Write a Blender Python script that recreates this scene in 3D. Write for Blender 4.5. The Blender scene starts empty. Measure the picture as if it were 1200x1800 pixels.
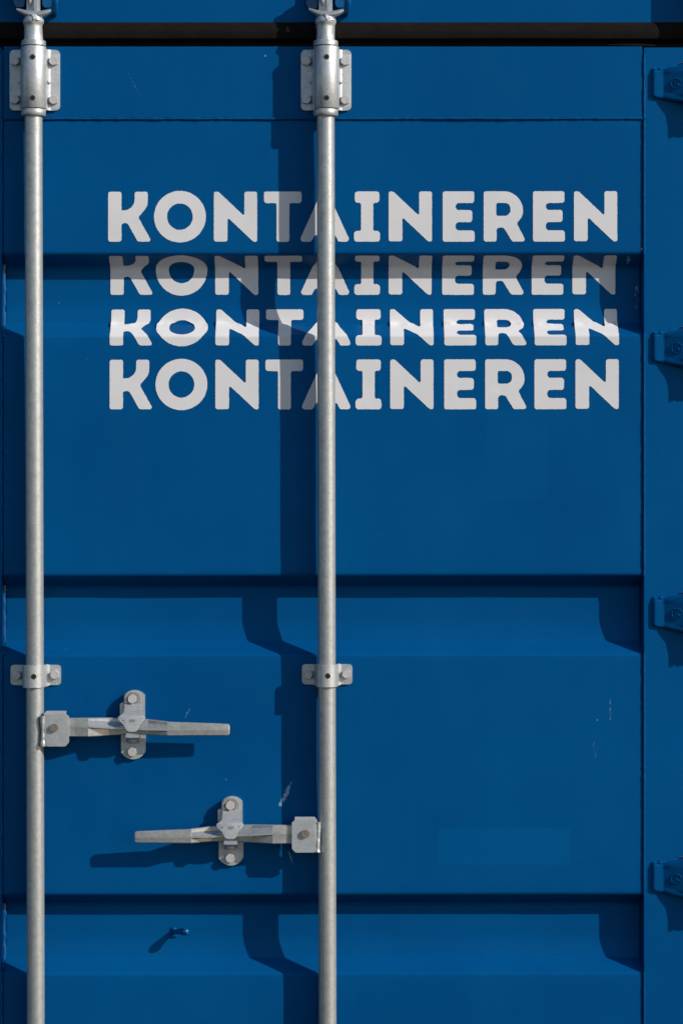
import bpy, bmesh, math, random
from mathutils import Vector, noise, Matrix
random.seed(7)
D = 5000.0            # distance lens to door skin, mm
Z0 = 1.6              # height of the lens over the ground, m

# ------------------------------------------------------------------ camera, world, sun
S = bpy.context.scene
cam = bpy.data.objects.new('camera', bpy.data.cameras.new('camera')); S.collection.objects.link(cam)
cam.location = (0, -D/1000, Z0); cam.rotation_euler = (math.radians(90), 0, 0)
cam.data.sensor_fit = 'VERTICAL'; cam.data.sensor_height = 24; cam.data.lens = 24*D/1800
cam.data.clip_start = 0.05; cam.data.clip_end = 200
S.camera = cam
SUN = Vector((-1.75, 1.0, -1.065)).normalized()
sun_el = math.asin(-SUN.z)
sun_az = math.atan2(-SUN.x, -SUN.y)          # clockwise from +Y
W = bpy.data.worlds.new("World"); S.world = W; W.use_nodes = True
wn = W.node_tree.nodes; wl = W.node_tree.links
sky = wn.new('ShaderNodeTexSky'); sky.sky_type = 'NISHITA'; sky.sun_disc = False
sky.sun_elevation = sun_el; sky.sun_rotation = sun_az
sky.dust_density = 0.6; sky.ozone_density = 2.5
bg = wn['Background']; bg.inputs[1].default_value = 0.118
wl.new(sky.outputs[0], bg.inputs[0])
sl = bpy.data.lights.new('sun', 'SUN'); sl.energy = 4.5; sl.angle = math.radians(0.5); sl.color = (1.0, 0.94, 0.86)
so = bpy.data.objects.new('sun', sl); S.collection.objects.link(so)
so.rotation_euler = SUN.to_track_quat('-Z', 'Y').to_euler(); so.location = (4, -4, 6)
S.view_settings.view_transform = 'Standard'; S.view_settings.look = 'None'
S.view_settings.exposure = 0.0; S.view_settings.gamma = 1

# ------------------------------------------------------------------ materials
def mat(name):
    m = bpy.data.materials.new(name); m.use_nodes = True
    return m, m.node_tree.nodes, m.node_tree.links, m.node_tree.nodes['Principled BSDF']
def nd(n, t, **k):
    o = n.new(t)
    for a, v in k.items():
        if a.startswith('i_'): o.inputs[a[2:].replace('_', ' ')].default_value = v
        else: setattr(o, a, v)
    return o
def ramp(n, l, src, stops):
    r = n.new('ShaderNodeValToRGB'); e = r.color_ramp.elements
    while len(e) < len(stops): e.new(0.5)
    for el, (p, c) in zip(e, stops):
        el.position = p; el.color = (c[0], c[1], c[2], 1) if isinstance(c, tuple) else (c, c, c, 1)
    l.new(src, r.inputs[0]); return r.outputs[0]
def mixc(n, l, fac, a, b, mode='MIX'):
    m = n.new('ShaderNodeMix'); m.data_type = 'RGBA'; m.blend_type = mode
    for s, v in ((m.inputs[0], fac), (m.inputs[6], a), (m.inputs[7], b)):
        if hasattr(v, 'links'): l.new(v, s)
        else: s.default_value = v if not isinstance(v, tuple) else (v[0], v[1], v[2], 1)
    return m.outputs[2]
def mth(n, l, op, a, b=0.0, c=None):
    m = n.new('ShaderNodeMath'); m.operation = op
    for i, v in enumerate((a, b) if c is None else (a, b, c)):
        if hasattr(v, 'links'): l.new(v, m.inputs[i])
        else: m.inputs[i].default_value = v
    return m.outputs[0]

# scuffs on the door skin: (photo x, y, half width, half height, slant, threshold, strength)
SCUFFS = [(1105,455,5.5,9,0,.485,.6),(1122,512,6,36,0,.53,.5),(502,1396,5,20,-.45,.44,.6),(494,1412,3.5,9,-.2,.44,.6),
          (329,1254,4,13,-.5,.52,.35),(396,1372,4,6,0,.55,.22),(1072,1248,2.4,26,.0,.50,.30),(1044,1320,2.4,22,.1,.52,.26),(1049,1266,1.6,1.6,0,.42,.25),
          (101,531,3,4,.2,.48,.35),(505,835,20,60,.1,.665,.20),(612,370,22,30,0,.68,.18),(880,336,6,14,-.4,.60,.10),
          (511,1508,1.5,11,.33,.38,.35),(116,1142,7,3,0,.56,.30),(693,212,9,3,0,.58,.25),(705,1400,5,26,0,.62,.18),
          (235,146,.9,28,.5,.46,.12),(1128,438,3,3,0,.45,.6),(1104,640,6,6,0,.62,.25),(1015,1505,6,4,0,.60,.2),
          (320,1606,18,14,.3,.66,.15),(466,98,2,2,0,.4,.35),(690,145,14,24,0,.69,.22),(415,1580,26,12,0,.68,.18),
          (1013,1230,7,40,0,.69,.2),(170,520,30,9,0,.70,.2),(740,790,16,18,.3,.70,.12)]
def blue_paint(name, scuffs=False, tint=1.0):
    m, n, l, b = mat(name)
    geo = n.new('ShaderNodeNewGeometry'); P = geo.outputs['Position']
    big = nd(n, 'ShaderNodeTexNoise', i_Scale=2.2, i_Detail=4.0, i_Roughness=.55); l.new(P, big.inputs['Vector'])
    mp = nd(n, 'ShaderNodeMapping'); mp.inputs['Scale'].default_value = (30, 30, 3.0); l.new(P, mp.inputs[0])
    st = nd(n, 'ShaderNodeTexNoise', i_Scale=1.0, i_Detail=5.0, i_Roughness=.6); l.new(mp.outputs[0], st.inputs['Vector'])
    fine = nd(n, 'ShaderNodeTexNoise', i_Scale=160.0, i_Detail=3.0); l.new(P, fine.inputs['Vector'])
    c = ramp(n, l, big.outputs[0], [(.3, (.0002*tint, .058*tint, .196*tint)), (.7, (.0004*tint, .074*tint, .226*tint))])
    c = mixc(n, l, ramp(n, l, st.outputs[0], [(.45, 0.0), (.8, .16)]), c, (.001, .09, .23))
    dirt = nd(n, 'ShaderNodeTexNoise', i_Scale=9.0, i_Detail=8.0, i_Roughness=.7); l.new(P, dirt.inputs['Vector'])
    c = mixc(n, l, ramp(n, l, dirt.outputs[0], [(.52, 0.0), (.8, .14)]), c, (.006, .09, .18))
    # tiny chips and specks
    sp = nd(n, 'ShaderNodeTexVoronoi', i_Scale=26.0); l.new(P, sp.inputs['Vector'])
    gate = nd(n, 'ShaderNodeTexNoise', i_Scale=5.5, i_Detail=2.0); l.new(P, gate.inputs['Vector'])
    spm = mth(n, l, 'MULTIPLY', ramp(n, l, sp.outputs['Distance'], [(.02, 1.0), (.045, 0.0)]), ramp(n, l, gate.outputs[0], [(.60, 0.0), (.66, .16)]))
    c = mixc(n, l, spm, c, (.12, .24, .34))
    rough = ramp(n, l, dirt.outputs[0], [(.3, .33), (.7, .46)])
    if scuffs:
        sx = n.new('ShaderNodeSeparateXYZ'); l.new(P, sx.inputs[0])
        X = mth(n, l, 'MULTIPLY_ADD', sx.outputs[0], 1000.0, 600.0)
        Y = mth(n, l, 'MULTIPLY_ADD', sx.outputs[2], -1000.0, 900.0 + Z0*1000)
        scn = nd(n, 'ShaderNodeTexNoise', i_Scale=190.0, i_Detail=6.0, i_Roughness=.75)
        mp2 = nd(n, 'ShaderNodeMapping'); mp2.inputs['Scale'].default_value = (1.5, 1, .7); l.new(P, mp2.inputs[0]); l.new(mp2.outputs[0], scn.inputs['Vector'])
        tot = None
        for (px, py, rx, ry, sl_, th, s_) in SCUFFS:
            dy = mth(n, l, 'SUBTRACT', Y, float(py)); dx = mth(n, l, 'SUBTRACT', X, float(px))
            dx = mth(n, l, 'MULTIPLY_ADD', dy, -sl_, dx)
            u = mth(n, l, 'MULTIPLY', dx, 1.0/rx); v = mth(n, l, 'MULTIPLY', dy, 1.0/ry)
            d2 = mth(n, l, 'MULTIPLY_ADD', u, u, mth(n, l, 'MULTIPLY', v, v))
            # noise must exceed threshold + distance penalty
            e = mth(n, l, 'SUBTRACT', scn.outputs[0], mth(n, l, 'MULTIPLY_ADD', d2, .16, th - .035))
            k = n.new('ShaderNodeMath'); k.operation = 'MULTIPLY'; k.use_clamp = True; l.new(e, k.inputs[0]); k.inputs[1].default_value = 18
            k2 = mth(n, l, 'MULTIPLY', k.outputs[0], s_*.8)
            tot = k2 if tot is None else mth(n, l, 'MAXIMUM', tot, k2)
        c = mixc(n, l, tot, c, (.50, .70, .84))
        # repainted patches, slightly different blue
        for (x0, x1, y0, y1, f) in ((855, 963, 722, 878, .16), (771, 1001, 1456, 1520, .34), (612, 655, 60, 79, 0)):
            a = mth(n, l, 'LESS_THAN', mth(n, l, 'ABSOLUTE', mth(n, l, 'SUBTRACT', X, (x0+x1)/2)), (x1-x0)/2)
            bb = mth(n, l, 'LESS_THAN', mth(n, l, 'ABSOLUTE', mth(n, l, 'SUBTRACT', Y, (y0+y1)/2)), (y1-y0)/2)
            c = mixc(n, l, mth(n, l, 'MULTIPLY', mth(n, l, 'MULTIPLY', a, bb), f), c, (.001, .098, .275))
    l.new(c, b.inputs['Base Color']); l.new(rough, b.inputs['Roughness'])
    b.inputs['Specular IOR Level'].default_value = .22; b.inputs['Specular Tint'].default_value = (.12, .6, 1, 1)
    bp = nd(n, 'ShaderNodeBump', i_Strength=.06, i_Distance=.001); l.new(fine.outputs[0], bp.inputs['Height'])
    bp2 = nd(n, 'ShaderNodeBump', i_Strength=.10, i_Distance=.004); l.new(dirt.outputs[0], bp2.inputs['Height']); l.new(bp.outputs[0], bp2.inputs['Normal'])
    l.new(bp2.outputs[0], b.inputs['Normal'])
    return m
def glossy(m):
    b = m.node_tree.nodes['Principled BSDF']; b.inputs['Coat Weight'].default_value = .7; b.inputs['Coat Roughness'].default_value = .16
    return m
def galv(name, base=(.50, .505, .49), dark=(.30, .31, .30), metallic=.55, rough=.42, sc=1.0):
    m, n, l, b = mat(name)
    P = n.new('ShaderNodeNewGeometry').outputs['Position']
    a = nd(n, 'ShaderNodeTexNoise', i_Scale=75.0*sc, i_Detail=7.0, i_Roughness=.65); l.new(P, a.inputs['Vector'])
    f = nd(n, 'ShaderNodeTexNoise', i_Scale=380.0, i_Detail=3.0, i_Roughness=.6); l.new(P, f.inputs['Vector'])
    v = nd(n, 'ShaderNodeTexVoronoi', i_Scale=120.0); l.new(P, v.inputs['Vector'])
    c = ramp(n, l, a.outputs[0], [(.30, tuple(.5*x+.5*y for x, y in zip(dark, base))), (.52, base), (.75, tuple(min(1, x*1.10) for x in base))])
    c = mixc(n, l, .22, c, ramp(n, l, v.outputs['Color'], [(.1, .36), (.9, .62)]), 'SOFT_LIGHT')
    c = mixc(n, l, ramp(n, l, f.outputs[0], [(.35, .28), (.5, 0.0)]), c, (.16, .16, .15))
    pit = nd(n, 'ShaderNodeTexVoronoi', i_Scale=62.0); l.new(P, pit.inputs['Vector'])
    pm = mth(n, l, 'MULTIPLY', ramp(n, l, pit.outputs['Distance'], [(.06, 1.0), (.12, 0.0)]), ramp(n, l, a.outputs[0], [(.50, 0.0), (.56, .6)]))
    c = mixc(n, l, pm, c, (.20, .17, .13))
    l.new(c, b.inputs['Base Color']); b.inputs['Metallic'].default_value = metallic
    l.new(ramp(n, l, a.outputs[0], [(.3, rough+.07), (.7, rough-.05)]), b.inputs['Roughness'])
    bp = nd(n, 'ShaderNodeBump', i_Strength=.25, i_Distance=.0006); l.new(f.outputs[0], bp.inputs['Height'])
    bp2 = nd(n, 'ShaderNodeBump', i_Strength=.25, i_Distance=.0015); l.new(a.outputs[0], bp2.inputs['Height']); l.new(bp.outputs[0], bp2.inputs['Normal'])
    l.new(bp2.outputs[0], b.inputs['Normal'])
    return m
def simple(name, col, rough=.6, metallic=0, spec=.4, var=.2, sc=60, bump=.2, dist=.001):
    m, n, l, b = mat(name)
    P = n.new('ShaderNodeNewGeometry').outputs['Position']
    a = nd(n, 'ShaderNodeTexNoise', i_Scale=float(sc), i_Detail=6.0, i_Roughness=.6); l.new(P, a.inputs['Vector'])
    c = ramp(n, l, a.outputs[0], [(.3, tuple(x*(1-var) for x in col)), (.7, tuple(min(1, x*(1+var)) for x in col))])
    l.new(c, b.inputs['Base Color']); b.inputs['Roughness'].default_value = rough
    b.inputs['Metallic'].default_value = metallic; b.inputs['Specular IOR Level'].default_value = spec
    bp = nd(n, 'ShaderNodeBump', i_Strength=bump, i_Distance=dist); l.new(a.outputs[0], bp.inputs['Height']); l.new(bp.outputs[0], b.inputs['Normal'])
    return m
M_DOOR = blue_paint('blue_door_paint', True)
M_BLUE = blue_paint('blue_steel_paint')
M_GLOSS = glossy(blue_paint('thick_blue_paint'))
M_GALV = galv('galvanised_tube', base=(.415, .43, .425), dark=(.24, .258, .255), metallic=.55, rough=.43)
M_PLATE = galv('galvanised_plate', base=(.485, .503, .508), dark=(.32, .337, .342), metallic=.5, rough=.43, sc=.8)
M_FORGE = galv('galvanised_forging', base=(.50, .515, .52), dark=(.27, .275, .275), metallic=.62, rough=.33, sc=1.4)
M_BOLT = galv('zinc_bolt', base=(.56, .54, .55), dark=(.38, .37, .37), metallic=.3, rough=.45, sc=2)
M_RIVET = galv('dull_rivet', base=(.24, .205, .17), dark=(.13, .11, .09), metallic=.4, rough=.5, sc=3)
M_SCREW = simple('blackened_screw', (.06, .052, .045), .5, .3)
M_RUBBER = simple('black_rubber', (.0075, .0062, .0052), .85, 0, .12, .3, 40, .3, .002)
M_GAP = simple('dark_gap', (.004, .006, .01), .9)
M_RUST = simple('rust', (.10, .055, .032), .9, 0, .2, .5, 300, .6, .002)
M_VINYL = simple('grey_white_vinyl', (.64, .632, .64), .75, 0, .06, .02, 14, .05, .002)

# ------------------------------------------------------------------ helpers
K = 1.0
def at(H):                      # measured sizes of something H mm in front of the skin
    global K; K = (D - H)/D
def T(x, y, h):                 # door drawing (mm, x right, y down, h out of the door) to metres
    return Vector(((x-600)*K/1000, -h/1000, (900-y)*K/1000 + Z0))
ORG = {}
def finish(bm, name, m, parent=None, sharp=38, smooth=True, bev=None):
    if bev:
        es = [e for e in bm.edges if len(e.link_faces) == 2 and e.calc_face_angle(0) > math.radians(bev[1])]
        if es: bmesh.ops.bevel(bm, geom=es, offset=bev[0]/1000, segments=bev[2] if len(bev) > 2 else 2, affect='EDGES', profile=.6, clamp_overlap=True)
    bmesh.ops.recalc_face_normals(bm, faces=bm.faces[:])
    if smooth:
        for f in bm.faces: f.smooth = True
        for e in bm.edges:
            if len(e.link_faces) == 2 and e.calc_face_angle(0) > math.radians(sharp): e.smooth = False
    if parent is not None:
        o_ = ORG[parent.name]; bmesh.ops.translate(bm, verts=bm.verts, vec=-o_)
    me = bpy.data.meshes.new(name); bm.to_mesh(me); bm.free(); me.materials.append(m)
    o = bpy.data.objects.new(name, me); S.collection.objects.link(o)
    if parent is not None: o.parent = parent; ORG[o.name] = ORG[parent.name]
    else: ORG[o.name] = Vector((0, 0, 0))
    return o
def thing(name, label, cat, loc, group=None):
    o = bpy.data.objects.new(name, None); S.collection.objects.link(o); o.empty_display_size = .05
    o.location = loc; o['label'] = label; o['category'] = cat
    if group: o['group'] = group
    ORG[o.name] = Vector(loc); return o
def dup(root, loc, label):
    r = root.copy(); S.collection.objects.link(r); r.location = loc; r['label'] = label
    for ch in list(root.children):
        c = ch.copy(); S.collection.objects.link(c); c.parent = r
        for g in list(ch.children):
            d = g.copy(); S.collection.objects.link(d); d.parent = c
    return r
def box(bm, x0, x1, y0, y1, h0, h1):
    v = [bm.verts.new(T(x, y, h)) for h in (h0, h1) for (x, y) in ((x0, y0), (x1, y0), (x1, y1), (x0, y1))]
    for q in ((0,1,2,3), (7,6,5,4), (0,4,5,1), (1,5,6,2), (2,6,7,3), (3,7,4,0)): bm.faces.new([v[i] for i in q])
def arcpoly(pts, seg=5):        # polygon of (x, y, r) with rounded corners
    out = []; n = len(pts)
    for i in range(n):
        p = Vector(pts[i][:2]); r = pts[i][2] if len(pts[i]) > 2 else 0
        a = Vector(pts[i-1][:2]) - p; b = Vector(pts[(i+1) % n][:2]) - p
        if r <= 0 or a.length < 1e-6 or b.length < 1e-6: out.append(tuple(p)); continue
        ang = a.angle(b)
        if ang > 3.1: out.append(tuple(p)); continue
        t = min(r/math.tan(ang/2), a.length*.5 if r < 15 else a.length*.95, b.length*.5 if r < 15 else b.length*.95)
        r = t*math.tan(ang/2)
        an, bn = a.normalized(), b.normalized()
        c = p + (an+bn).normalized()*(r/math.sin(ang/2))
        s = p + an*t - c; e = p + bn*t - c
        a0 = math.atan2(s.y, s.x); a1 = math.atan2(e.y, e.x); d = a1-a0
        while d > math.pi: d -= 2*math.pi
        while d < -math.pi: d += 2*math.pi
        k = max(2, int(seg*max(1, r/8)))
        for j in range(k+1):
            q = a0 + d*j/k; out.append((c.x+r*math.cos(q), c.y+r*math.sin(q)))
    return out
def ell(cx, cy, rx, ry=None, n=28):
    ry = ry or rx
    return [(cx+rx*math.cos(2*math.pi*i/n), cy+ry*math.sin(2*math.pi*i/n)) for i in range(n)]
def prism(bm, pts, h0, h1):
    a = [bm.verts.new(T(x, y, h0)) for x, y in pts]; b = [bm.verts.new(T(x, y, h1)) for x, y in pts]
    n = len(pts); bm.faces.new(a); bm.faces.new(b[::-1])
    for i in range(n): bm.faces.new((a[i], a[(i+1) % n], b[(i+1) % n], b[i]))
def flat(loops, cx=(), cy=()):  # filled 2D region (with holes), cut along the given lines; returns verts/faces
    bm = bmesh.new(); es = []
    for lp in loops:
        vs = [bm.verts.new((x, y, 0)) for x, y in lp]
        es += [bm.edges.new((vs[i], vs[(i+1) % len(vs)])) for i in range(len(vs))]
    bmesh.ops.triangle_fill(bm, use_beauty=True, use_dissolve=False, edges=es)
    for c in cx: bmesh.ops.bisect_plane(bm, geom=bm.verts[:]+bm.edges[:]+bm.faces[:], plane_co=(c, 0, 0), plane_no=(1, 0, 0), dist=1e-5)
    for c in cy: bmesh.ops.bisect_plane(bm, geom=bm.verts[:]+bm.edges[:]+bm.faces[:], plane_co=(0, c, 0), plane_no=(0, 1, 0), dist=1e-5)
    return bm
def sheet(loops, hf, t, cx=(), cy=(), posf=None):
    bm = flat(loops, cx, cy)
    bmesh.ops.recalc_face_normals(bm, faces=bm.faces[:])
    src = {v: (v.co.x, v.co.y) for v in bm.verts}
    if t > 0:
        r = bmesh.ops.extrude_face_region(bm, geom=bm.faces[:])
        new = {g for g in r['geom'] if isinstance(g, bmesh.types.BMVert)}
    else: new = set()
    for v in bm.verts:
        x, y = v.co.x, v.co.y
        if posf: v.co = posf(x, y, -t if v in new else 0)
        else: v.co = T(x, y, hf(x, y) - (t if v in new else 0))
    return bm
def lathe(bm, cx, ch, prof, n=40, yc=None):         # vertical axis at (cx, ch); prof of (y, r)
    rings = []
    for (y, r) in prof:
        rings.append([bm.verts.new(T(cx + r*math.cos(2*math.pi*i/n), y, ch + r*math.sin(2*math.pi*i/n))) for i in range(n)])
    for a, b in zip(rings, rings[1:]):
        for i in range(n): bm.faces.new((a[i], a[(i+1) % n], b[(i+1) % n], b[i]))
    bm.faces.new(rings[0][::-1]); bm.faces.new(rings[-1])
def tube(bm, path, rad, n=10, wob=0, seed=0):       # path of (x, y, h)
    P = [Vector(p) for p in path]; rings = []; up = None
    for i, p in enumerate(P):
        t = (P[min(i+1, len(P)-1)] - P[max(i-1, 0)]).normalized()
        if up is None: up = Vector((0, 0, 1)) if abs(t.z) < .9 else Vector((1, 0, 0))
        a = (up - t*up.dot(t)).normalized(); b = t.cross(a); up = a
        r = rad[i] if isinstance(rad, (list, tuple)) else rad
        if wob: r *= 1 + wob*noise.noise(p*.19 + Vector((seed, seed*1.7, 0)))*1.6
        rings.append([bm.verts.new(T(*(p + a*r*math.cos(2*math.pi*k/n) + b*r*math.sin(2*math.pi*k/n)))) for k in range(n)])
    for a, b in zip(rings, rings[1:]):
        for k in range(n): bm.faces.new((a[k], a[(k+1) % n], b[(k+1) % n], b[k]))
    bm.faces.new(rings[0][::-1]); bm.faces.new(rings[-1])
def bead_path(x0, y0, x1, y1, h, step=5, w=.6, seed=0):
    L = math.hypot(x1-x0, y1-y0); k = max(2, int(L/step)); o = []
    for i in range(k+1):
        t = i/k; x = x0+(x1-x0)*t; y = y0+(y1-y0)*t
        a = noise.noise(Vector((x*.06, y*.06, seed)))*w*1.6
        nx, ny = -(y1-y0)/L, (x1-x0)/L
        o.append((x+nx*a, y+ny*a, h + noise.noise(Vector((x*.09, y*.09, seed+5)))*w))
    return o
def hexbolt(cx, cy, h, R, rot, m, parent, name='bolt', th=8.5, washer=False):
    bm = bmesh.new()
    if washer: prism(bm, ell(cx, cy, R*1.03, n=28), h, h+1.2)
    pts = [(cx+R*math.cos(rot+math.pi/3*i), cy+R*math.sin(rot+math.pi/3*i)) for i in range(6)]
    prism(bm, pts, h-.5, h+th-1.3)
    prism(bm, ell(cx, cy, R*.84, n=24), h+th-1.6, h+th)
    return finish(bm, name, m, parent, sharp=30, bev=(.45, 40, 2))
def crossscrew(cx, cy, h, r, parent):
    bm = bmesh.new()
    prism(bm, ell(cx, cy, r, n=20), h-2, h+.8)
    o = finish(bm, 'screw', M_SCREW, parent, bev=(.4, 40, 2))
    b2 = bmesh.new()
    for q in (0.1, 0.1+math.pi/2):
        c, s = math.cos(q), math.sin(q)
        prism(b2, [(cx+c*a-s*b_, cy+s*a+c*b_) for a, b_ in ((-r*.8, -.85), (r*.8, -.85), (r*.8, .85), (-r*.8, .85))], h+.6, h+1.15 + (.15 if q > 1 else 0))
    finish(b2, 'cross_slot', M_GAP, parent)
    return o

# ------------------------------------------------------------------ the container end: door skin and frame
at(0)
CORN = [(209.5, -2.2), (212.2, -.2)]
for yt, yi, yk, yo in ((446.5, 466.5, 566.5, 589.5), (1011.5, 1031.5, 1128, 1151), (1572.5, 1592.5, 1688.5, 1711), (2133, 2153, 2249, 2272)):
    CORN += [(yt, 0), (yi, -40), (yk-30, -40), (yk, -34), (yo, 0)]
CORN += [(2290, 0)]
def fillet_line(pts, R):
    out = [Vector(pts[0])]
    for i in range(1, len(pts)-1):
        p = Vector(pts[i]); a = Vector(pts[i-1])-p; b = Vector(pts[i+1])-p
        ang = a.angle(b); r = (8.5, 10, 170, 5, 8)[(i-2) % 5] if i > 1 else 1.0
        t = min(r/math.tan(ang/2), a.length*.45, b.length*.45); r = t*math.tan(ang/2)
        an, bn = a.normalized(), b.normalized()
        c = p + (an+bn).normalized()*(r/math.sin(ang/2))
        s = p+an*t-c; e = p+bn*t-c; a0 = math.atan2(s.y, s.x); d = math.atan2(e.y, e.x)-a0
        while d > math.pi: d -= 2*math.pi
        while d < -math.pi: d += 2*math.pi
        for j in range(9):
            q = a0+d*j/8; out.append(c + Vector((r*math.cos(q), r*math.sin(q))))
    out.append(Vector(pts[-1])); return out
PROF = fillet_line(CORN, 8.5)
# refine straight runs
pr = [PROF[0]]
for q in PROF[1:]:
    d = (q-pr[-1]).length; k = max(1, int(d/22)); a = pr[-1].copy()
    for j in range(1, k+1): pr.append(a.lerp(q, j/k))
PROF = pr
SL = [0.0]
for a, b in zip(PROF, PROF[1:]): SL.append(SL[-1] + (b-a).length)
def at_s(s):
    for i in range(1, len(SL)):
        if s <= SL[i]:
            f = (s-SL[i-1])/(SL[i]-SL[i-1]); p = PROF[i-1].lerp(PROF[i], f)
            tn = (PROF[i]-PROF[i-1]).normalized(); return p, Vector((-tn.y, tn.x))
    return PROF[-1], Vector((0, 1))
def s_of(y_seen):      # arc length where the profile is seen at this height
    for i in range(1, len(SL)):
        def seen(p): return 900 + (p.x-900)*D/(D-p.y)
        a, b = seen(PROF[i-1]), seen(PROF[i])
        if a <= y_seen <= b: return SL[i-1] + (SL[i]-SL[i-1])*(y_seen-a)/(b-a)
def wave(x, y):        # slight unevenness of the pressed sheet
    return 1.7*noise.noise(Vector((x*.0042, y*.006, 3.1))) + .35*noise.noise(Vector((x*.016, y*.02, 8.7)))

door = thing('container_door', 'blue corrugated steel container door carrying four rows of grey white lettering', 'container door', T(560, 2200, 0))
bm = bmesh.new()
cols = [(1.6, -3), (3.4, -2.4), (5.4, -1.6), (6.6, -.5), (7.6, 0), (8.4, 0)] + [(9.5 + (1124.5-9.5)*i/90, 0) for i in range(0, 91)] + [(1125.6, 0), (1126.6, 0), (1127.6, -.5), (1128.6, -1.6), (1130.4, -2.4), (1132.5, -3)]
grid = []
for (x, dh) in cols:
    f = 0 if dh else max(0, min(1, (x-9.5)/40, (1124.5-x)/40))
    grid.append([bm.verts.new(T(x, p.x + .0012*(x-560)*-1, p.y + dh + wave(x, p.x)*f)) for p in PROF])
for a, b in zip(grid, grid[1:]):
    for j in range(len(PROF)-1): bm.faces.new((a[j], a[j+1], b[j+1], b[j]))
for v in bm.verts: pass
panel = finish(bm, 'corrugated_panel', M_DOOR, door, sharp=50)
def chk_normals(o):
    me = o.data
    if sum(p.normal.y for p in me.polygons) > 0: me.flip_normals()
chk_normals(panel)
# frame members
bm = bmesh.new(); box(bm, 7.5, 1128, 82, 207, -45, 1.2); finish(bm, 'top_rail', M_DOOR, door, bev=(3, 40, 4))
bm = bmesh.new(); box(bm, 1131, 1246, 84, 2290, -52, 2.5); finish(bm, 'side_stile', M_DOOR, door, bev=(2.2, 40, 4))
bm = bmesh.new(); box(bm, -105, 3, 84, 2290, -52, 2.5); finish(bm, 'side_stile', M_DOOR, door, bev=(2.2, 40, 4))
bm = bmesh.new(); box(bm, 2.2, 1131.5, 206, 211, -40, -1.6); box(bm, 2.2, 9.6, 88, 206, -48, -1.5); box(bm, 1127, 1131.8, 88, 206, -48, -1.5)
finish(bm, 'joint_backing', M_BLUE, door)
def bead(x0, y0, x1, y1, h, r, seed, parent=door, m=M_DOOR, wob=.35, w=.55, step=4):
    bm = bmesh.new(); tube(bm, bead_path(x0, y0, x1, y1, h, step, w, seed), r, 8, wob, seed)
    return finish(bm, 'weld_bead', m, parent, sharp=80)
bead(8, 209.2, 1129, 208.6, 1.2, 2.1, 1, w=.3)
# vertical welds run only where the sheet's crests meet the stiles
for i, (a, b) in enumerate(((96, 207), (211, 448), (586, 1012), (1148, 1573), (1708, 2130))):
    bead(1131.2, a, 1131.2, b, 1.7, 1.9, 10+i, wob=.3, w=.22)
    bead(3.4, a, 3.4, b, 1.6, 1.9, 20+i, w=.25)
for i, (a, b) in enumerate(((462, 580), (1030, 1142), (1592, 1702))):
    bm = bmesh.new(); tube(bm, bead_path(3.6, a, 3.6, b, -34, 6, .8, 40+i), 3.6, 10, .25, i); finish(bm, 'weld_bead', M_GLOSS, door, sharp=80)
bead(5, 572, 6, 592, -2, 3.0, 51, wob=.9, w=1.3); bead(5, 1138, 6, 1150, -1, 2.6, 52, wob=.9); bead(5, 1694, 6, 1712, -2, 3.0, 53, wob=.9)

# ------------------------------------------------------------------ lettering (cut vinyl pressed onto the corrugations)
LET = {
 'k': (75.5, [[(0,0,4),(23.5,0,4),(23.5,33,2),(46.5,33,19.5),(46.5,0,4),(69.5,0,4),(69.5,25,22),(53,45,5),(76.5,87.5,3.5),(52,87.5,6),(34,55,8),(23.5,55,5),(23.5,87.5,4),(0,87.5,4)]]),
 'o': (91, [ell(45.5, 43.8, 45.5, 45.3, 64), ell(45.5, 43.8, 22.6, 23.2, 44)]),
 'n': (76, [[(0,0,5),(8,0,8),(53.5,43,2),(53.5,0,4),(76,0,4),(76,88,5),(69.5,88,9),(24,45,2),(24,87.5,4),(0,87.5,4)]]),
 't': (66, [[(0,0,4),(66,0,4),(66,20.3,5),(44.5,20.3,3),(44.5,88,4),(22,88,4),(22,20.3,3),(0,20.3,5)]]),
 'a': (87, [[(38,0,4),(48,0,4),(88.7,88,5),(68,88,4),(62,76.5,5),(26,76.5,5),(19.5,88,4),(-1.5,88,5)], [(43.2,33,2),(52.5,57,2),(34,57,2)]]),
 'i': (45.5, [[(1.3,0,5),(44.4,0,5),(44.4,20,6),(33.7,20,3),(33.7,69,3),(45.5,69,6),(45.5,88,5),(0,88,5),(0,69,6),(12.3,69,3),(12.3,20,3),(1.3,20,6)]]),
 'e': (56, [[(0,0,4),(55.3,0,4),(55.3,20.5,5),(22.5,20.5,6),(22.5,32.8,6),(52,32.8,5),(52,54,5),(22.5,54,6),(22.5,68.5,6),(56,68.5,5),(56,88.2,4),(0,88.2,4)]]),
 'r': (74, [[(0,0,4),(69,0,34),(69,43,20),(58,56,5),(74.5,88,4),(50,88,6),(35,63.3,8),(22.7,63.3,6),(22.7,88,4),(0,88,4)], [(22,20.5,3.5),(47,20.5,10),(47,43,10),(22,43,3.5)]]),
}
WORD = [('k',190.5),('o',271),('n',376),('t',464),('a',527),('i',622),('n',682.8),('e',777.6),('r',849.5),('e',936),('n',1008)]
def resample(lp, step=2.2, jit=.28, seed=0):
    out = []
    for i in range(len(lp)):
        a = Vector(lp[i]); b = Vector(lp[(i+1) % len(lp)]); k = max(1, int((b-a).length/step))
        for j in range(k):
            p = a.lerp(b, j/k)
            p += Vector((noise.noise(Vector((p.x*.32, p.y*.32, seed))), noise.noise(Vector((p.x*.32, p.y*.32, seed+9)))))*jit*1.5
            out.append((p.x, p.y))
    o2 = [out[0]]
    for p in out[1:]:
        if (Vector(p)-Vector(o2[-1])).length > .25: o2.append(p)
    return o2
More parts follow.
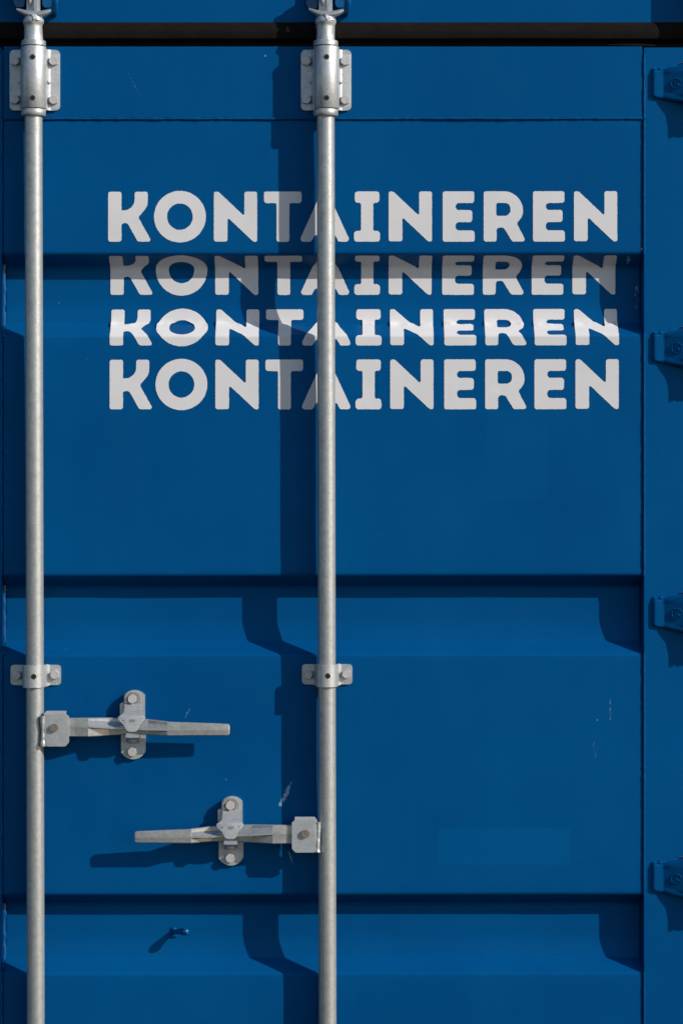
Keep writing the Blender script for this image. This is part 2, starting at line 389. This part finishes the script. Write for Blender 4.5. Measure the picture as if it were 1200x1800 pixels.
ROWS = [(336.7, 425.0, 0.0, 0.0), (449.0, 518.4, .8, .4), (543.8, 607.4, 2.6, 3.0), (632.0, 719.6, 2.6, 2.6)]
s_conc = s_of(571)      # concave bend above the lower shoulder
for ri, (ya, yb, dxl, dxr) in enumerate(ROWS):
    sa, sb = s_of(ya), s_of(yb); sc = (sb-sa)/88.0
    for li, (ch, x0) in enumerate(WORD):
        w, loops = LET[ch]
        dx = dxl + (dxr-dxl)*(x0-190)/818
        ls = []
        for lp in loops:
            q = arcpoly(lp) if len(lp[0]) > 2 else lp
            q = resample(q, 2.2, .42, ri*17+li*3)
            ls.append([(x0+dx+x, sa + y*sc) for x, y in q])
        # on the bent rows cut finely along the arc, and lift the film off the concave bend
        cy = [s for s in SL if sa-1 < s < sb+1] if ri in (1, 2) else [sa+22*sc, sa+44*sc, sa+66*sc]
        extra = [s_conc + k*2.2 for k in range(-9, 10)] if ri == 2 else []
        cx = [x0+dx+k*5 for k in range(1, int(w/5)+1)] if ri == 2 else [x0+dx+w*.33, x0+dx+w*.66]
        def pos(x, s, dt, ri=ri, x0=x0, dx=dx, w=w):
            p, nrm = at_s(s)
            lift = .55
            if ri == 2:
                g = math.exp(-((s-s_conc)/8.5)**2)
                lift += g*(1.0 + 2.2*max(0, noise.noise(Vector((x*.055, s*.07, 4.2)))+.25) + 1.3*math.exp(-((x-x0-dx-1)/8.0)**2))
            if ri == 2: lift += math.exp(-((s-s_conc)/5.5)**2)*1.5*max(0, noise.noise(Vector((x*.15, s*.10, 7.7))))
            lift += .12*noise.noise(Vector((x*.05, s*.05, 1)))
            f = min(1, (x-9.5)/40, (1124.5-x)/40)
            hh = p.y + wave(x, p.x)*f
            return T(x, p.x - .0012*(x-560) + nrm.x*lift, hh + nrm.y*lift)
        bm = sheet(ls, None, 0, cx, sorted(set(cy+extra)), posf=pos)
        o = finish(bm, 'letter_'+ch, M_VINYL, door, sharp=75)
        chk_normals(o)

# ------------------------------------------------------------------ header, rubber gasket, posts
hd = thing('header_beam', 'plain blue steel header beam above the black rubber seal', 'header beam', T(600, 30, -8))
bm = bmesh.new(); box(bm, -320, 1330, -260, 60, -90, -4); finish(bm, 'beam', M_BLUE, hd, bev=(2, 40, 3))
gk = thing('door_gasket', 'long black rubber seal strip between header and door top', 'rubber seal', T(600, 80, 0))
bm = bmesh.new()
gp = [(36, -40), (38.4, -3.6), (40, -1.2), (45, 1.2), (52.5, 3.4), (54.5, 3.9), (58, 3.6), (66, 3.2), (68, 2.4), (69.5, -1), (71, -8), (74, -13), (81, -15), (82.5, -20), (83, -40)]
xs = [-320 + 20*i for i in range(84)]
g = [[bm.verts.new(T(x, y + .5*noise.noise(Vector((x*.006, y*.02, 2))), h + .5*noise.noise(Vector((x*.012, y*.05, 5))))) for y, h in gp] for x in xs]
for a, b in zip(g, g[1:]):
    for j in range(len(gp)-1): bm.faces.new((a[j], a[j+1], b[j+1], b[j]))
bm.faces.new(g[0]); bm.faces.new(g[-1][::-1])
finish(bm, 'lip', M_RUBBER, gk, sharp=25)
bm = bmesh.new(); tube(bm, [(1068, 77.8, -6), (1090, 78.6, -3), (1120, 79.2, -2.2), (1160, 80.8, -1.8), (1235, 81.8, -1.8)], [1.0, 2.4, 2.6, 3.0, 3.0], 8, .3); finish(bm, 'corner_flap', M_RUBBER, gk)
post = thing('corner_post', 'blue steel corner post right of the hinge row', 'corner post', T(1330, 2240, 0))
bm = bmesh.new(); box(bm, 1262, 1420, 33, 2240, -90, 0); finish(bm, 'post', M_BLUE, post, bev=(5, 40, 3))
bm = bmesh.new(); box(bm, 1244, 1264, 84, 2240, -90, -20); finish(bm, 'seal_strip', M_RUBBER, post)
bm = bmesh.new(); box(bm, 1238, 1420, -190, 30, -90, 50); finish(bm, 'corner_fitting', M_BLUE, post, bev=(6, 40, 3))
nb = thing('neighbouring_door', 'narrow strip of the other blue container door at the left', 'container door', T(-200, 2240, 0))
bm = bmesh.new(); box(bm, -320, -128, 84, 2290, -52, 2.5); finish(bm, 'side_stile', M_BLUE, nb, bev=(3, 40, 3))
bm = bmesh.new(); box(bm, -129, -104, 84, 2240, -80, -8); finish(bm, 'door_seal', M_RUBBER, nb)

# ------------------------------------------------------------------ locking bars with levers
GB = None
RH = 30.0
def lever_mesh(st):      # stations: x, top, mid, bot, h_edge, h_crest
    bm = bmesh.new(); rings = []
    for (x, t, m_, b, he, hc, hb) in st:
        dm = (b-t)
        sec = [(t, hb), (t, he-1.6), (t+1.6, he), (m_-dm*.33, he), (m_-1.5, hc), (m_+1.6, hc), (m_+3.4, he-.3), (b-1.6, he-.6), (b, he-2.2), (b, hb)]
        rings.append([bm.verts.new(T(x, y, h)) for y, h in sec])
    n = len(rings[0])
    for a, b in zip(rings, rings[1:]):
        for i in range(n): bm.faces.new((a[i], a[(i+1) % n], b[(i+1) % n], b[i]))
    bm.faces.new(rings[0][::-1]); bm.faces.new(rings[-1])
    return bm
def locking_bar(cx, lean, label, lever):
    at(RH)
    r = thing('locking_bar', label, 'locking bar', T(cx, 2200, RH), 'galvanised locking bars on the container door')
    bm = bmesh.new()
    R = 15.6; n = 44; rings = []
    ys = [72 + i*(2200-72)/110 for i in range(111)]
    for y in ys:
        c = cx + lean*(y-900)/900
        rings.append([bm.verts.new(T(c + R*math.cos(2*math.pi*i/n), y, RH - 2.6*(y-72)/1500 + R*math.sin(2*math.pi*i/n))) for i in range(n)])
    for a, b in zip(rings, rings[1:]):
        for i in range(n): bm.faces.new((a[i], a[(i+1) % n], b[(i+1) % n], b[i]))
    finish(bm, 'tube', M_GALV, r)
    c = cx - lean*.82
    bm = bmesh.new(); lathe(bm, c, RH, [(72.0, 17), (72.2, 20.8), (73, 21.6), (81, 21.8), (81.4, 21.2), (81.8, 17)]); finish(bm, 'collar', M_GALV, r, sharp=50)
    bm = bmesh.new(); lathe(bm, c, RH, [(192.8, 17), (193, 21.2), (193.6, 21.8), (201.5, 21.8), (204.4, 20.6), (204.8, 16.0)]); finish(bm, 'collar', M_GALV, r, sharp=50)
    # cam end: sleeve, waist, forged head with two horns
    bm = bmesh.new()
    lathe(bm, c, RH, [(73, 17.4), (71, 17.6), (69.5, 16.2), (60, 15.8), (48, 15.8), (44, 16.2), (41, 18.2), (38, 18.8), (35.5, 18.0), (33, 16.6), (30, 15), (25, 13), (20, 9)], 36)
    for v in bm.verts:
        v.co += Vector((noise.noise(v.co*90), noise.noise(v.co*90+Vector((3, 3, 3))), .4*noise.noise(v.co*60)))*.0011
    finish(bm, 'cam_sleeve', M_PLATE, r, sharp=60)
    bm = bmesh.new()
    tube(bm, [(c-29, 17.0, RH+4), (c-22, 20.5, RH+6), (c-13, 24.5, RH+7), (c-4, 27.5, RH+7), (c+6, 27.5, RH+7), (c+15, 26, RH+8), (c+24, 23, RH+8), (c+31.5, 19.5, RH+8)],
         [2.2, 3.8, 5.4, 7, 7, 6, 4.8, 2.8], 14, .12, cx)
    finish(bm, 'cam', M_FORGE, r, sharp=70)
    bm = bmesh.new()
    tube(bm, [(c-5.5, 11, RH+12), (c-5.5, 6, RH+12.5), (c-5.5, -4, RH+12), (c-5.5, -22, RH+8)], [.8, 3.4, 5.6, 6.0], 10, .1, 2)
    finish(bm, 'cam_stud', M_PLATE, r, sharp=70)
    bm = bmesh.new()
    prism(bm, arcpoly([(c+1.5, -24, 2), (c+8, -24, 2), (c+7.5, 26, 2), (c+2.5, 26, 2)], 3), RH-8, RH+11)
    prism(bm, arcpoly([(c-11.5, -24, 2), (c+11.5, -24, 2), (c+12, 24, 3), (c-12, 24, 3)], 3), RH-10, RH+2)
    finish(bm, 'cam_web', M_FORGE, r, bev=(1.2, 50, 3), sharp=50)
    bm = bmesh.new(); tube(bm, [(c-3, 27, RH+14), (c+1, 31, RH+15), (c+1.5, 35, RH+17), (c+2.5, 39, RH+18.5)], [1.2, 2.6, 1.8, 2.8], 8, .3, cx)
    finish(bm, 'weld_drip', M_PLATE, r, sharp=80)
    bm = bmesh.new(); tube(bm, [(c+3, 36.5, RH+17.5), (c+8, 37.5, RH+16.5), (c+13, 37.2, RH+12.5), (c+16, 36.5, RH+8)], [1.4, 2.0, 2.0, 1.2], 8, .4, cx+4)
    finish(bm, 'weld_drip', M_PLATE, r, sharp=80)
    # clevis plate, rivet, lever
    at(46)
    L = lever
    x0, x1 = L['plate']; y0 = L['y']; s = 1 if L['dir'] > 0 else -1
    xm = x0 if s > 0 else x1    # side next to the bar
    xo = x1 if s > 0 else x0
    pts = [(xm+s*4, y0, 2), (xo-s*5, y0, 1), (xo-s*5, y0+6, 3.5), (xo, y0+9, 1), (xo, y0+55, 4), (xo-s*6, y0+62, 5), (xm, y0+62, 4), (xm, y0+6, 1)]
    bm = sheet([arcpoly(pts, 3)], lambda x, y: 47 - max(0, y0+5-y)*1.1, 5, [x0+10, x1-10], [y0+1.5, y0+3, y0+5, y0+8])
    cp = finish(bm, 'clevis_plate', M_PLATE, r, sharp=30, bev=(.8, 60, 2))
    bm = bmesh.new(); a, b = sorted((xm, xm - s*2)); box(bm, min(xm, xm+s*34), max(xm, xm+s*34), y0+5, y0+10, 20, 44.5); finish(bm, 'clevis_cheek', M_PLATE, r, bev=(.8, 50, 2)); bm = bmesh.new(); box(bm, min(xm, xm+s*38), max(xm, xm+s*38), y0+54, y0+59, 20, 44.5)
    finish(bm, 'clevis_cheek', M_PLATE, r, bev=(.8, 50, 2))
    hexb = bmesh.new(); rx, ry = L['rivet']
    prism(hexb, ell(rx, ry, 7.2, n=24), 47.5, 51.5)
    finish(hexb, 'rivet', M_RIVET, cp, bev=(1.4, 50, 3))
    bm = bmesh.new(); tube(bm, bead_path(xm-s*2.4, y0+9, xm-s*1.6, y0+62, 44, 3, 1.0, cx), [3.2+1.5*abs(math.cos(i*.17)) for i in range(40)][:18+1], 9, .2, cx); finish(bm, 'weld_bead', M_PLATE, r, sharp=80)
    at(46)
    lv = finish(lever_mesh(L['st']), 'lever', M_FORGE, r, sharp=11, bev=(.8, 50, 2))
    return r
def stations(xhub, xa, xb, xc, xtip, y, s, tilt):     # hub end, rib start, rib end, grip start, tip
    st = []
    def S_(x, t, m_, b, he, hc, hb=36): st.append((x, y+t, y+m_, y+b, he, hc, hb))
    def tl(x): return tilt*max(0, min(1, (x-xa)/(xtip-xa)))
    def Q(x, t, m_, b, he, hc, hb): S_(x, t, m_, b, he+tl(x), hc+tl(x), hb+tl(x))
    L = xb-xa
    Q(xhub-s*30, 0, 15, 33, 42.5, 42.5, 33); Q(xhub+s*11, 0, 15, 33, 42.5, 42.5, 33); Q(xhub+s*12, 0, 15, 33, 42.8, 42.8, 33); Q(xa-s*1, -.3, 15, 33, 44.8, 44.8, 34)
    Q(xa+s*1, -.3, 15, 33, 44.2, 44.8, 33)
    Q(xa+L*.25, .4, 17, 32, 30, 45.4, 22); Q(xa+L*.40, 1.2, 18, 31, 28.5, 42.6, 21); Q(xa+L*.60, 2.0, 19, 30.5, 28.5, 42.6, 21); Q(xa+L*.75, 3.4, 20, 30.5, 29.5, 45.4, 22)
    Q(xb-s*1.5, 6, 20.5, 31.5, 44.4, 45, 37); Q(xb, 6.2, 20.5, 31.5, 45, 45, 38); Q(xc, 6.8, 20.8, 31.8, 45, 45, 39)
    Q(xc+(xtip-xc)*.5, 8.6, 21, 31.3, 45, 45, 39); Q(xtip-s*5, 10.4, 21, 31, 44.8, 44.8, 39.5); Q(xtip-s*1.6, 11.2, 21, 30.3, 44.2, 44.2, 40); Q(xtip, 13.5, 21, 28.6, 43, 43, 41)
    return st
LV1 = dict(plate=(77.5, 121.5), y=1250, dir=1, rivet=(96, 1279), st=stations(122, 156, 294, 298, 403.5, 1262.5, 1, -4.5))
LV2 = dict(plate=(513, 557), y=1436.5, dir=-1, rivet=(537, 1465), st=stations(512, 478, 336, 332, 236.5, 1451, -1, 2.5))
locking_bar(61.0, 2.05, 'left galvanised locking bar, its lever reaching right to the upper catch', LV1)
locking_bar(573.7, 1.85, 'right galvanised locking bar crossing the lettering, its lever pointing left', LV2)

# ------------------------------------------------------------------ top bearing brackets
def bearing(cx):
    at(6)
    r = thing('bearing_bracket', 'upper left galvanised bearing bracket bolted round the bar, nearest the photo edge', 'bracket', T(cx, 195, 0), 'bearing brackets at the top of the locking bars')
    bm = bmesh.new()
    lp = arcpoly([(cx-43.5, 87.5, 8), (cx+45, 87.5, 8), (cx+45, 194.5, 8), (cx-43.5, 194.5, 8)], 4)
    def hf(x, y):
        d = abs(x-cx)-22
        return 6.0 + (0 if d > 8 else (8-max(d, 0))**2*.12)
    bm = sheet([lp], hf, 4.8, [cx+s*(22+k) for s in (-1, 1) for k in (0, 2, 4, 6, 8)], [])
    finish(bm, 'flange', M_PLATE, r, sharp=30, bev=(.9, 60, 2))
    at(30)
    bm = bmesh.new(); lathe(bm, cx-.9, RH, [(82.6, 18), (82.8, 21.2), (84, 22.0), (190.5, 22.0), (191.6, 21.2), (191.8, 18)], 48)
    sl_ = finish(bm, 'sleeve', M_PLATE, r, sharp=50)
    at(51)
    for (y) in (100, 172): crossscrew(cx-3, y, RH+21.3, 4.8, sl_)
    at(8)
    for i, (x, y) in enumerate(((-34.3, 107.5), (34, 107.5), (-34.3, 175), (34, 176))): hexbolt(cx+x, y, 6.0, 8.6, .25+i*.5, M_BOLT, r)
    bm = bmesh.new(); tube(bm, [(cx+22, 146, 8), (cx+25, 144.5, 9.5), (cx+28, 146, 7.5)], [3, 3.6, 2], 8, .4, 3); finish(bm, 'weld_dab', M_PLATE, r, sharp=80); bm = bmesh.new(); tube(bm, [(cx-22, 145, 8), (cx-25, 145.5, 9), (cx-28, 145, 7)], [2.4, 3, 1.6], 8, .4, 5)
    finish(bm, 'weld_dab', M_PLATE, r, sharp=80)
    return r
b1 = bearing(60.8)
b2 = dup(b1, b1.location + Vector((.5108, 0, 0)), 'galvanised bearing bracket bolted round the right locking bar above the lettering')
# ------------------------------------------------------------------ guide straps half-way down
def strap(cx):
    at(9)
    r = thing('guide_strap', 'narrow galvanised two-bolt strap around the left bar above its lever', 'bracket', T(cx, 1206, 0), 'narrow straps half-way down the locking bars')
    lp = arcpoly([(cx-43.5, 1169, 6), (cx-24, 1169, 8), (cx-20, 1167.6, 6), (cx+21, 1167.6, 6), (cx+25, 1169, 8), (cx+45, 1169, 6), (cx+45, 1204.5, 6), (cx+25, 1204.5, 8), (cx+21, 1206.8, 6), (cx-20, 1206.8, 6), (cx-24, 1204.5, 8), (cx-43.5, 1204.5, 6)], 3)
    def hf(x, y):
        d = abs(x-cx+.2)
        if d < 17: return RH + math.sqrt(max(0, 19.6**2 - d*d))
        if d < 21.5: return 6 + (RH + math.sqrt(19.6**2-17**2) - 6)*(1-(d-17)/4.5)**.8
        if d < 26: return 4 + 2*(1-(d-21.5)/4.5)
        return 4.0
    cuts = sorted(set([cx+.3+s*k for s in (-1, 1) for k in (2, 4, 6, 8, 10, 12, 14, 15.5, 17, 18, 19, 20, 21.5, 23, 26)]+[cx+.3]))
    bm = sheet([lp], hf, 3.2, cuts, [])
    sp = finish(bm, 'strap', M_PLATE, r, sharp=34)
    at(50); crossscrew(cx-2.4, 1189.5, RH+18.8, 4.9, sp); at(8)
    hexbolt(cx-33, 1187, 4, 8.4, .1, M_BOLT, r); hexbolt(cx+34.8, 1186, 4, 8.4, .6, M_BOLT, r)
    return r
s1 = strap(62.0)
dup(s1, s1.location + Vector((.5112, 0, .0012)), 'narrow galvanised two-bolt strap around the right bar, level with its left twin')

# ------------------------------------------------------------------ lever catches
def catch():
    at(10)
    cx = 234.5; Y = 1213
    r = thing('lever_catch', 'upper galvanised lever catch holding the left bar\'s lever', 'catch', T(cx, Y+123, 0), 'galvanised catches that hold the two levers')
    bm = bmesh.new()
    lp = [(cx-16.5 + 36.5*i/14, Y+23.5 - math.sqrt(23.2**2 - (-18.4 + 36.5*i/14)**2)) for i in range(15)] + [(cx+20, Y+58), (cx+21.5, Y+60)] + \
         [(cx+21.5 - 43*i/14, Y+98 + math.sqrt(24**2 - (22 - 43*i/14)**2)) for i in range(15)] + [(cx-21.5, Y+60), (cx-16.5, Y+56)]
    prism(bm, lp, .4, 7)
    finish(bm, 'back_plate', M_PLATE, r, bev=(1.1, 60, 3))
    bm = bmesh.new()
    prism(bm, arcpoly([(cx-16, Y+3, 12), (cx+12, Y+3, 12), (cx+12, Y+44, 2), (cx-16, Y+44, 2)], 4), 6.5, 13.5)
    finish(bm, 'spacer', M_FORGE, r, bev=(1, 60, 2))
    # swinging hasp, bent out over the lever
    at(36)
    lp = arcpoly([(cx-16, Y+4, 13), (cx+12, Y+4, 13), (cx+12, Y+33, 6), (cx+13.5, Y+40, 8), (cx+22, Y+46.5, 2.5), (cx+22, Y+50, 3), (cx+12, Y+61, 10), (cx+8.5, Y+72, 9), (cx-9.5, Y+72, 9), (cx-15, Y+61, 10), (cx-25.5, Y+50.5, 3), (cx-25.5, Y+46, 3), (cx-16, Y+40, 8), (cx-16, Y+33, 6)], 6)
    slot = arcpoly([(cx-9, Y+53.5, 1.5), (cx-1, Y+49.2, 5), (cx+7, Y+52.0, 1.5), (cx-1, Y+57.2, 5)], 4)
    def hf(x, y):
        u = y-Y
        if u < 24: h = 17.5
        elif u < 46:
            t = (u-24)/22; h = 17.5 + 33*(t*t*(3-2*t)*.6 + .4*t)
        else: h = 50.5 + (u-46)*.10
        if u > 44: h -= .003*(x-cx+1.5)**2 * (1 - min(1, abs(u-50)/26))   # cupped
        e = math.hypot(x-cx+2, u-17)                                       # dished boss round the bolt
        if e < 14: h -= 1.6*max(0, min(1, (13-e)/2.5))
        return h
    bm = sheet([lp, slot, ell(cx-16.5, Y+52.6, 1.7, 1.2, 8), ell(cx+14, Y+51, 1.7, 1.2, 8)], hf, 3.2,
               [cx+k for k in (-21, -17, -14, -11, -8, -5, -2, 1, 4, 7, 10, 14, 18)], [Y+k for k in (5, 7, 9, 12, 15, 18, 21, 24, 27, 30, 33, 36, 39, 42, 44, 46, 48, 50, 53, 56, 59, 62, 65, 68, 70)])
    hp = finish(bm, 'hasp', M_PLATE, r, sharp=40, bev=(.7, 70, 2))
    at(26)
    bm = bmesh.new(); prism(bm, ell(cx-2.2, Y+16.6, 10.6, n=28), 15.6, 17.2); finish(bm, 'washer', M_RIVET, hp, bev=(.5, 50, 2))
    hexbolt(cx-2.2, Y+16.0, 17.2, 8.6, .5, M_BOLT, hp, th=6)
    # lower hook plate that cradles the lever
    at(30)
    lp = arcpoly([(cx-13, Y+74, 1), (cx+10.5, Y+74, 1), (cx+11, Y+91, 3), (cx+7, Y+94.5, 4), (cx-12.5, Y+95, 3)], 3)
    def hk(x, y):
        u = y-Y
        if u < 83: return 36.5 - (83-u)*.25
        t = min(1, (u-83)/11.5); return 36.5 - 22*t**1.8 - .02*(x-cx)**2*t
    bm = sheet([lp], hk, 3.0, [cx-6, cx, cx+6], [Y+k for k in (77, 80, 82, 83, 84, 85.5, 87, 88.5, 90, 91.5, 93)])
    finish(bm, 'cradle_hook', M_FORGE, r, sharp=40, bev=(.6, 70, 2))
    bm = bmesh.new(); box(bm, cx-9, cx+8, Y+88, Y+92, 6.5, 24); finish(bm, 'cradle_arm', M_FORGE, r, bev=(.8, 60, 2))
    at(8); hexbolt(cx-1.5, Y+108.5, 7, 8.6, .35, M_BOLT, r)
    at(10)
    bm = bmesh.new(); prism(bm, arcpoly([(cx-23, Y+24, 3), (cx-18.5, Y+21, 3), (cx-16, Y+24, 2), (cx-16, Y+44, 2), (cx-23, Y+44, 2)], 3), 7, 14); finish(bm, 'stop_tab', M_PLATE, r, bev=(1, 60, 2))
    return r
c1 = catch()
dup(c1, c1.location + Vector(((406-234.5)*.998/1000, 0, -.1868*.998)), 'lower galvanised lever catch holding the right bar\'s lever')

# ------------------------------------------------------------------ hinges on the right stile
def hinge():
    at(12)
    r = thing('strap_hinge', 'topmost blue forged door hinge at the right edge, beside the top rail', 'hinge', T(1290, 185, 0), 'blue forged hinges down the right edge')
    def base(x):
        if x < 1166: return 8.5
        if x < 1215: return 8.5 + (x-1166)*.33
        return 24.7 + (x-1215)*.56
    def topy(x): return 122 - max(0, x-1160)*.22
    def boty(x): return 171.5 + max(0, min(x, 1216)-1152)*.19
    bm = bmesh.new(); xs = [1146, 1148, 1151, 1155, 1160, 1163, 1165.5, 1167, 1168.5, 1171, 1178, 1186, 1195, 1205, 1214, 1225, 1240, 1255, 1275]
    vs = [0, .02, .06, .10, .135, .16, .18, .2, .35, .5, .65, .8, .82, .84, .865, .90, .94, .98, 1]
    g = []
    for x in xs:
        col = []
        for v in vs:
            cut = max(0, 1150.5-x)          # rounded nose
            t = topy(x) + cut*.3; b = boty(x) - cut*.9
            y = t + (b-t)*v; h = base(x)
            edge = min(v, 1-v)*(b-t)
            if edge < 2.5: h -= (2.5-edge)**2*.5
            if x < 1149: h -= (1149-x)**2*.35
            # recessed pocket with raised rims
            px_ = min(1, max(0, (x-1163)/9)); pv = min(1, max(0, (min(v, 1-v)-.135)/.05))
            web = 8.5 + max(0, x-1165)*.42 if x < 1215 else 29.5 + (x-1215)*.5
            h = h*(1-pv) + (web-.3)*pv if x > 1163 else h
            h += 1.8*(1-pv)*px_
            col.append(bm.verts.new(T(x, y, h)))
        g.append(col)
    for a, b in zip(g, g[1:]):
        for j in range(len(vs)-1): bm.faces.new((a[j], a[j+1], b[j+1], b[j]))
    border = [e for e in bm.edges if len(e.link_faces) == 1]
    ex = bmesh.ops.extrude_edge_only(bm, edges=border)
    for v in ex['geom']:
        if isinstance(v, bmesh.types.BMVert): v.co.y = -.0022
    bl = finish(bm, 'blade', M_BLUE, r, sharp=48)
    # embossed mark: letter S in a ring
    bm = bmesh.new()
    ring = [(1187+8.6*math.cos(a), 147.5+8.6*math.sin(a), 8.5+(22+8.6*math.cos(a))*.42+.3) for a in [math.radians(20+320*i/26) for i in range(27)]]
    tube(bm, ring, 1.1, 6)
    sp = [(4.2, -3.6), (1.5, -5.4), (-2.5, -5.0), (-4, -2.6), (-2, -.5), (2, .8), (4, 3), (2.6, 5.2), (-1.5, 5.6), (-4.3, 3.8)]
    tube(bm, [(1187+x*.9, 147.5+y*.85, 8.5+(22+x*.9)*.42+.3) for x, y in sp], 1.0, 6)
    finish(bm, 'embossed_mark', M_BLUE, bl, sharp=80)
    bm = bmesh.new(); tube(bm, [(x, topy(x)-1.5 + 1.0*noise.noise(Vector((x*.2, 0, 0))), 4.5+.8*noise.noise(Vector((x*.3, 4, 0)))) for x in range(1148, 1236, 3)], 2.6, 8, .6, 3)
    finish(bm, 'weld_bead', M_BLUE, r, sharp=80)
    bm = bmesh.new(); tube(bm, [(1193, 110.8, 7.5), (1197, 110.3, 8.0), (1201, 109.6, 8), (1206, 109.2, 7)], [.9, 2.0, 2.4, 1.0], 7, .8, 2)
    finish(bm, 'rust_spot', M_RUST, r, sharp=80)
    bm = bmesh.new(); lathe(bm, 1291, 42, [(98, 15), (99, 18), (180, 18), (181, 15)], 28); finish(bm, 'barrel', M_BLUE, r, sharp=50)
    bm = bmesh.new(); lathe(bm, 1291, 42, [(72, 6), (74, 8), (196, 8), (198, 6)], 20); finish(bm, 'pin', M_BLUE, r, sharp=50)
    for (a, b) in ((76, 94), (183, 198)):
        bm = bmesh.new(); prism(bm, arcpoly([(1282, a, 2), (1330, a, 2), (1330, b, 2), (1282, b, 2)]), -1, 44); finish(bm, 'lug', M_BLUE, r, bev=(2, 50, 2))
    return r
h1 = hinge()
for y, lab in ((611.5, 'blue forged door hinge at the right edge beside the rows of lettering'),
               (1078, 'blue forged door hinge at the right edge, level with the middle corrugation'),
               (1544, 'lowest blue forged door hinge at the right edge, near the bottom corrugation')):
    dup(h1, h1.location + Vector((.001 if y < 1500 else 0, 0, -(y-147)*K/1000)), lab)

# ------------------------------------------------------------------ cam keepers on the header
def keeper(cx, label, hl):
    at(20)
    r = thing('cam_keeper', label, 'cam keeper', T(cx, 20, -4), 'blue cam keepers on the header beam')
    bm = bmesh.new()
    prism(bm, arcpoly([(cx-30, -95, 3), (cx-15.5, -95, 3), (cx-15.5, 10, 3), (cx-19, 13.5, 3), (cx-31, 13.5, 4), (cx-35, 4, 4)], 3), -5, hl)
    finish(bm, 'lug', M_GLOSS, r, bev=(2.5, 50, 3))
    bm = bmesh.new()
    prism(bm, arcpoly([(cx+16, -95, 3), (cx+31, -95, 3), (cx+31, -6, 2), (cx+30.5, 12, 3), (cx+28, 15, 3), (cx+19, 14.5, 3), (cx+16, 9, 2)], 3), -5, 30)
    finish(bm, 'lug', M_GLOSS, r, bev=(3, 50, 3))
    bm = bmesh.new(); tube(bm, [(cx+35, -40, 26), (cx+38, -8, 28), (cx+38.5, 6, 26), (cx+37, 17, 20), (cx+35, 22, 10), (cx+34, 22, -4)], [5, 5.2, 5.4, 5.4, 5, 5], 12)
    finish(bm, 'hook', M_GLOSS, r, sharp=60)
    bm = bmesh.new(); prism(bm, arcpoly([(cx-40, -110, 4), (cx+42, -110, 4), (cx+42, -70, 4), (cx-40, -70, 4)], 3), -5, 6); finish(bm, 'base_plate', M_BLUE, r, bev=(1.5, 50, 2))
    return r
keeper(60, 'left blue cam keeper gripping the left bar\'s cam at the top edge', 27)
keeper(573, 'blue cam keeper gripping the right bar\'s cam at the top edge', 8)

# ------------------------------------------------------------------ small bent hook low in the bottom corrugation
at(-20)
hk = thing('tie_hook', 'small stubby blue steel hook sticking out below the lower lever', 'hook', T(316, 1640, -40))
bm = bmesh.new()
path = [(304, 1641, -42), (306, 1640.3, -36), (310, 1639, -29), (315.5, 1637.5, -20), (321.5, 1636.3, -12), (326.5, 1635.6, -6), (329.5, 1635.3, -3.2), (331.4, 1635.1, -1.6), (332.2, 1635.0, -.9)]
tube(bm, path, [4.4, 4.4, 4.6, 5.2, 6.2, 6.8, 6.4, 4.4, 1.5], 18)
finish(bm, 'bent_rod', M_GLOSS, hk, sharp=60)
bm = bmesh.new(); tube(bm, [(299, 1646, -40), (303, 1650, -40), (309, 1648, -38)], [2, 3, 2], 8, .4); tube(bm, [(300, 1640, -40), (303, 1635, -40), (309, 1636, -38)], [2, 3, 2], 8, .4, 2)
finish(bm, 'weld_bead', M_BLUE, hk, sharp=80)
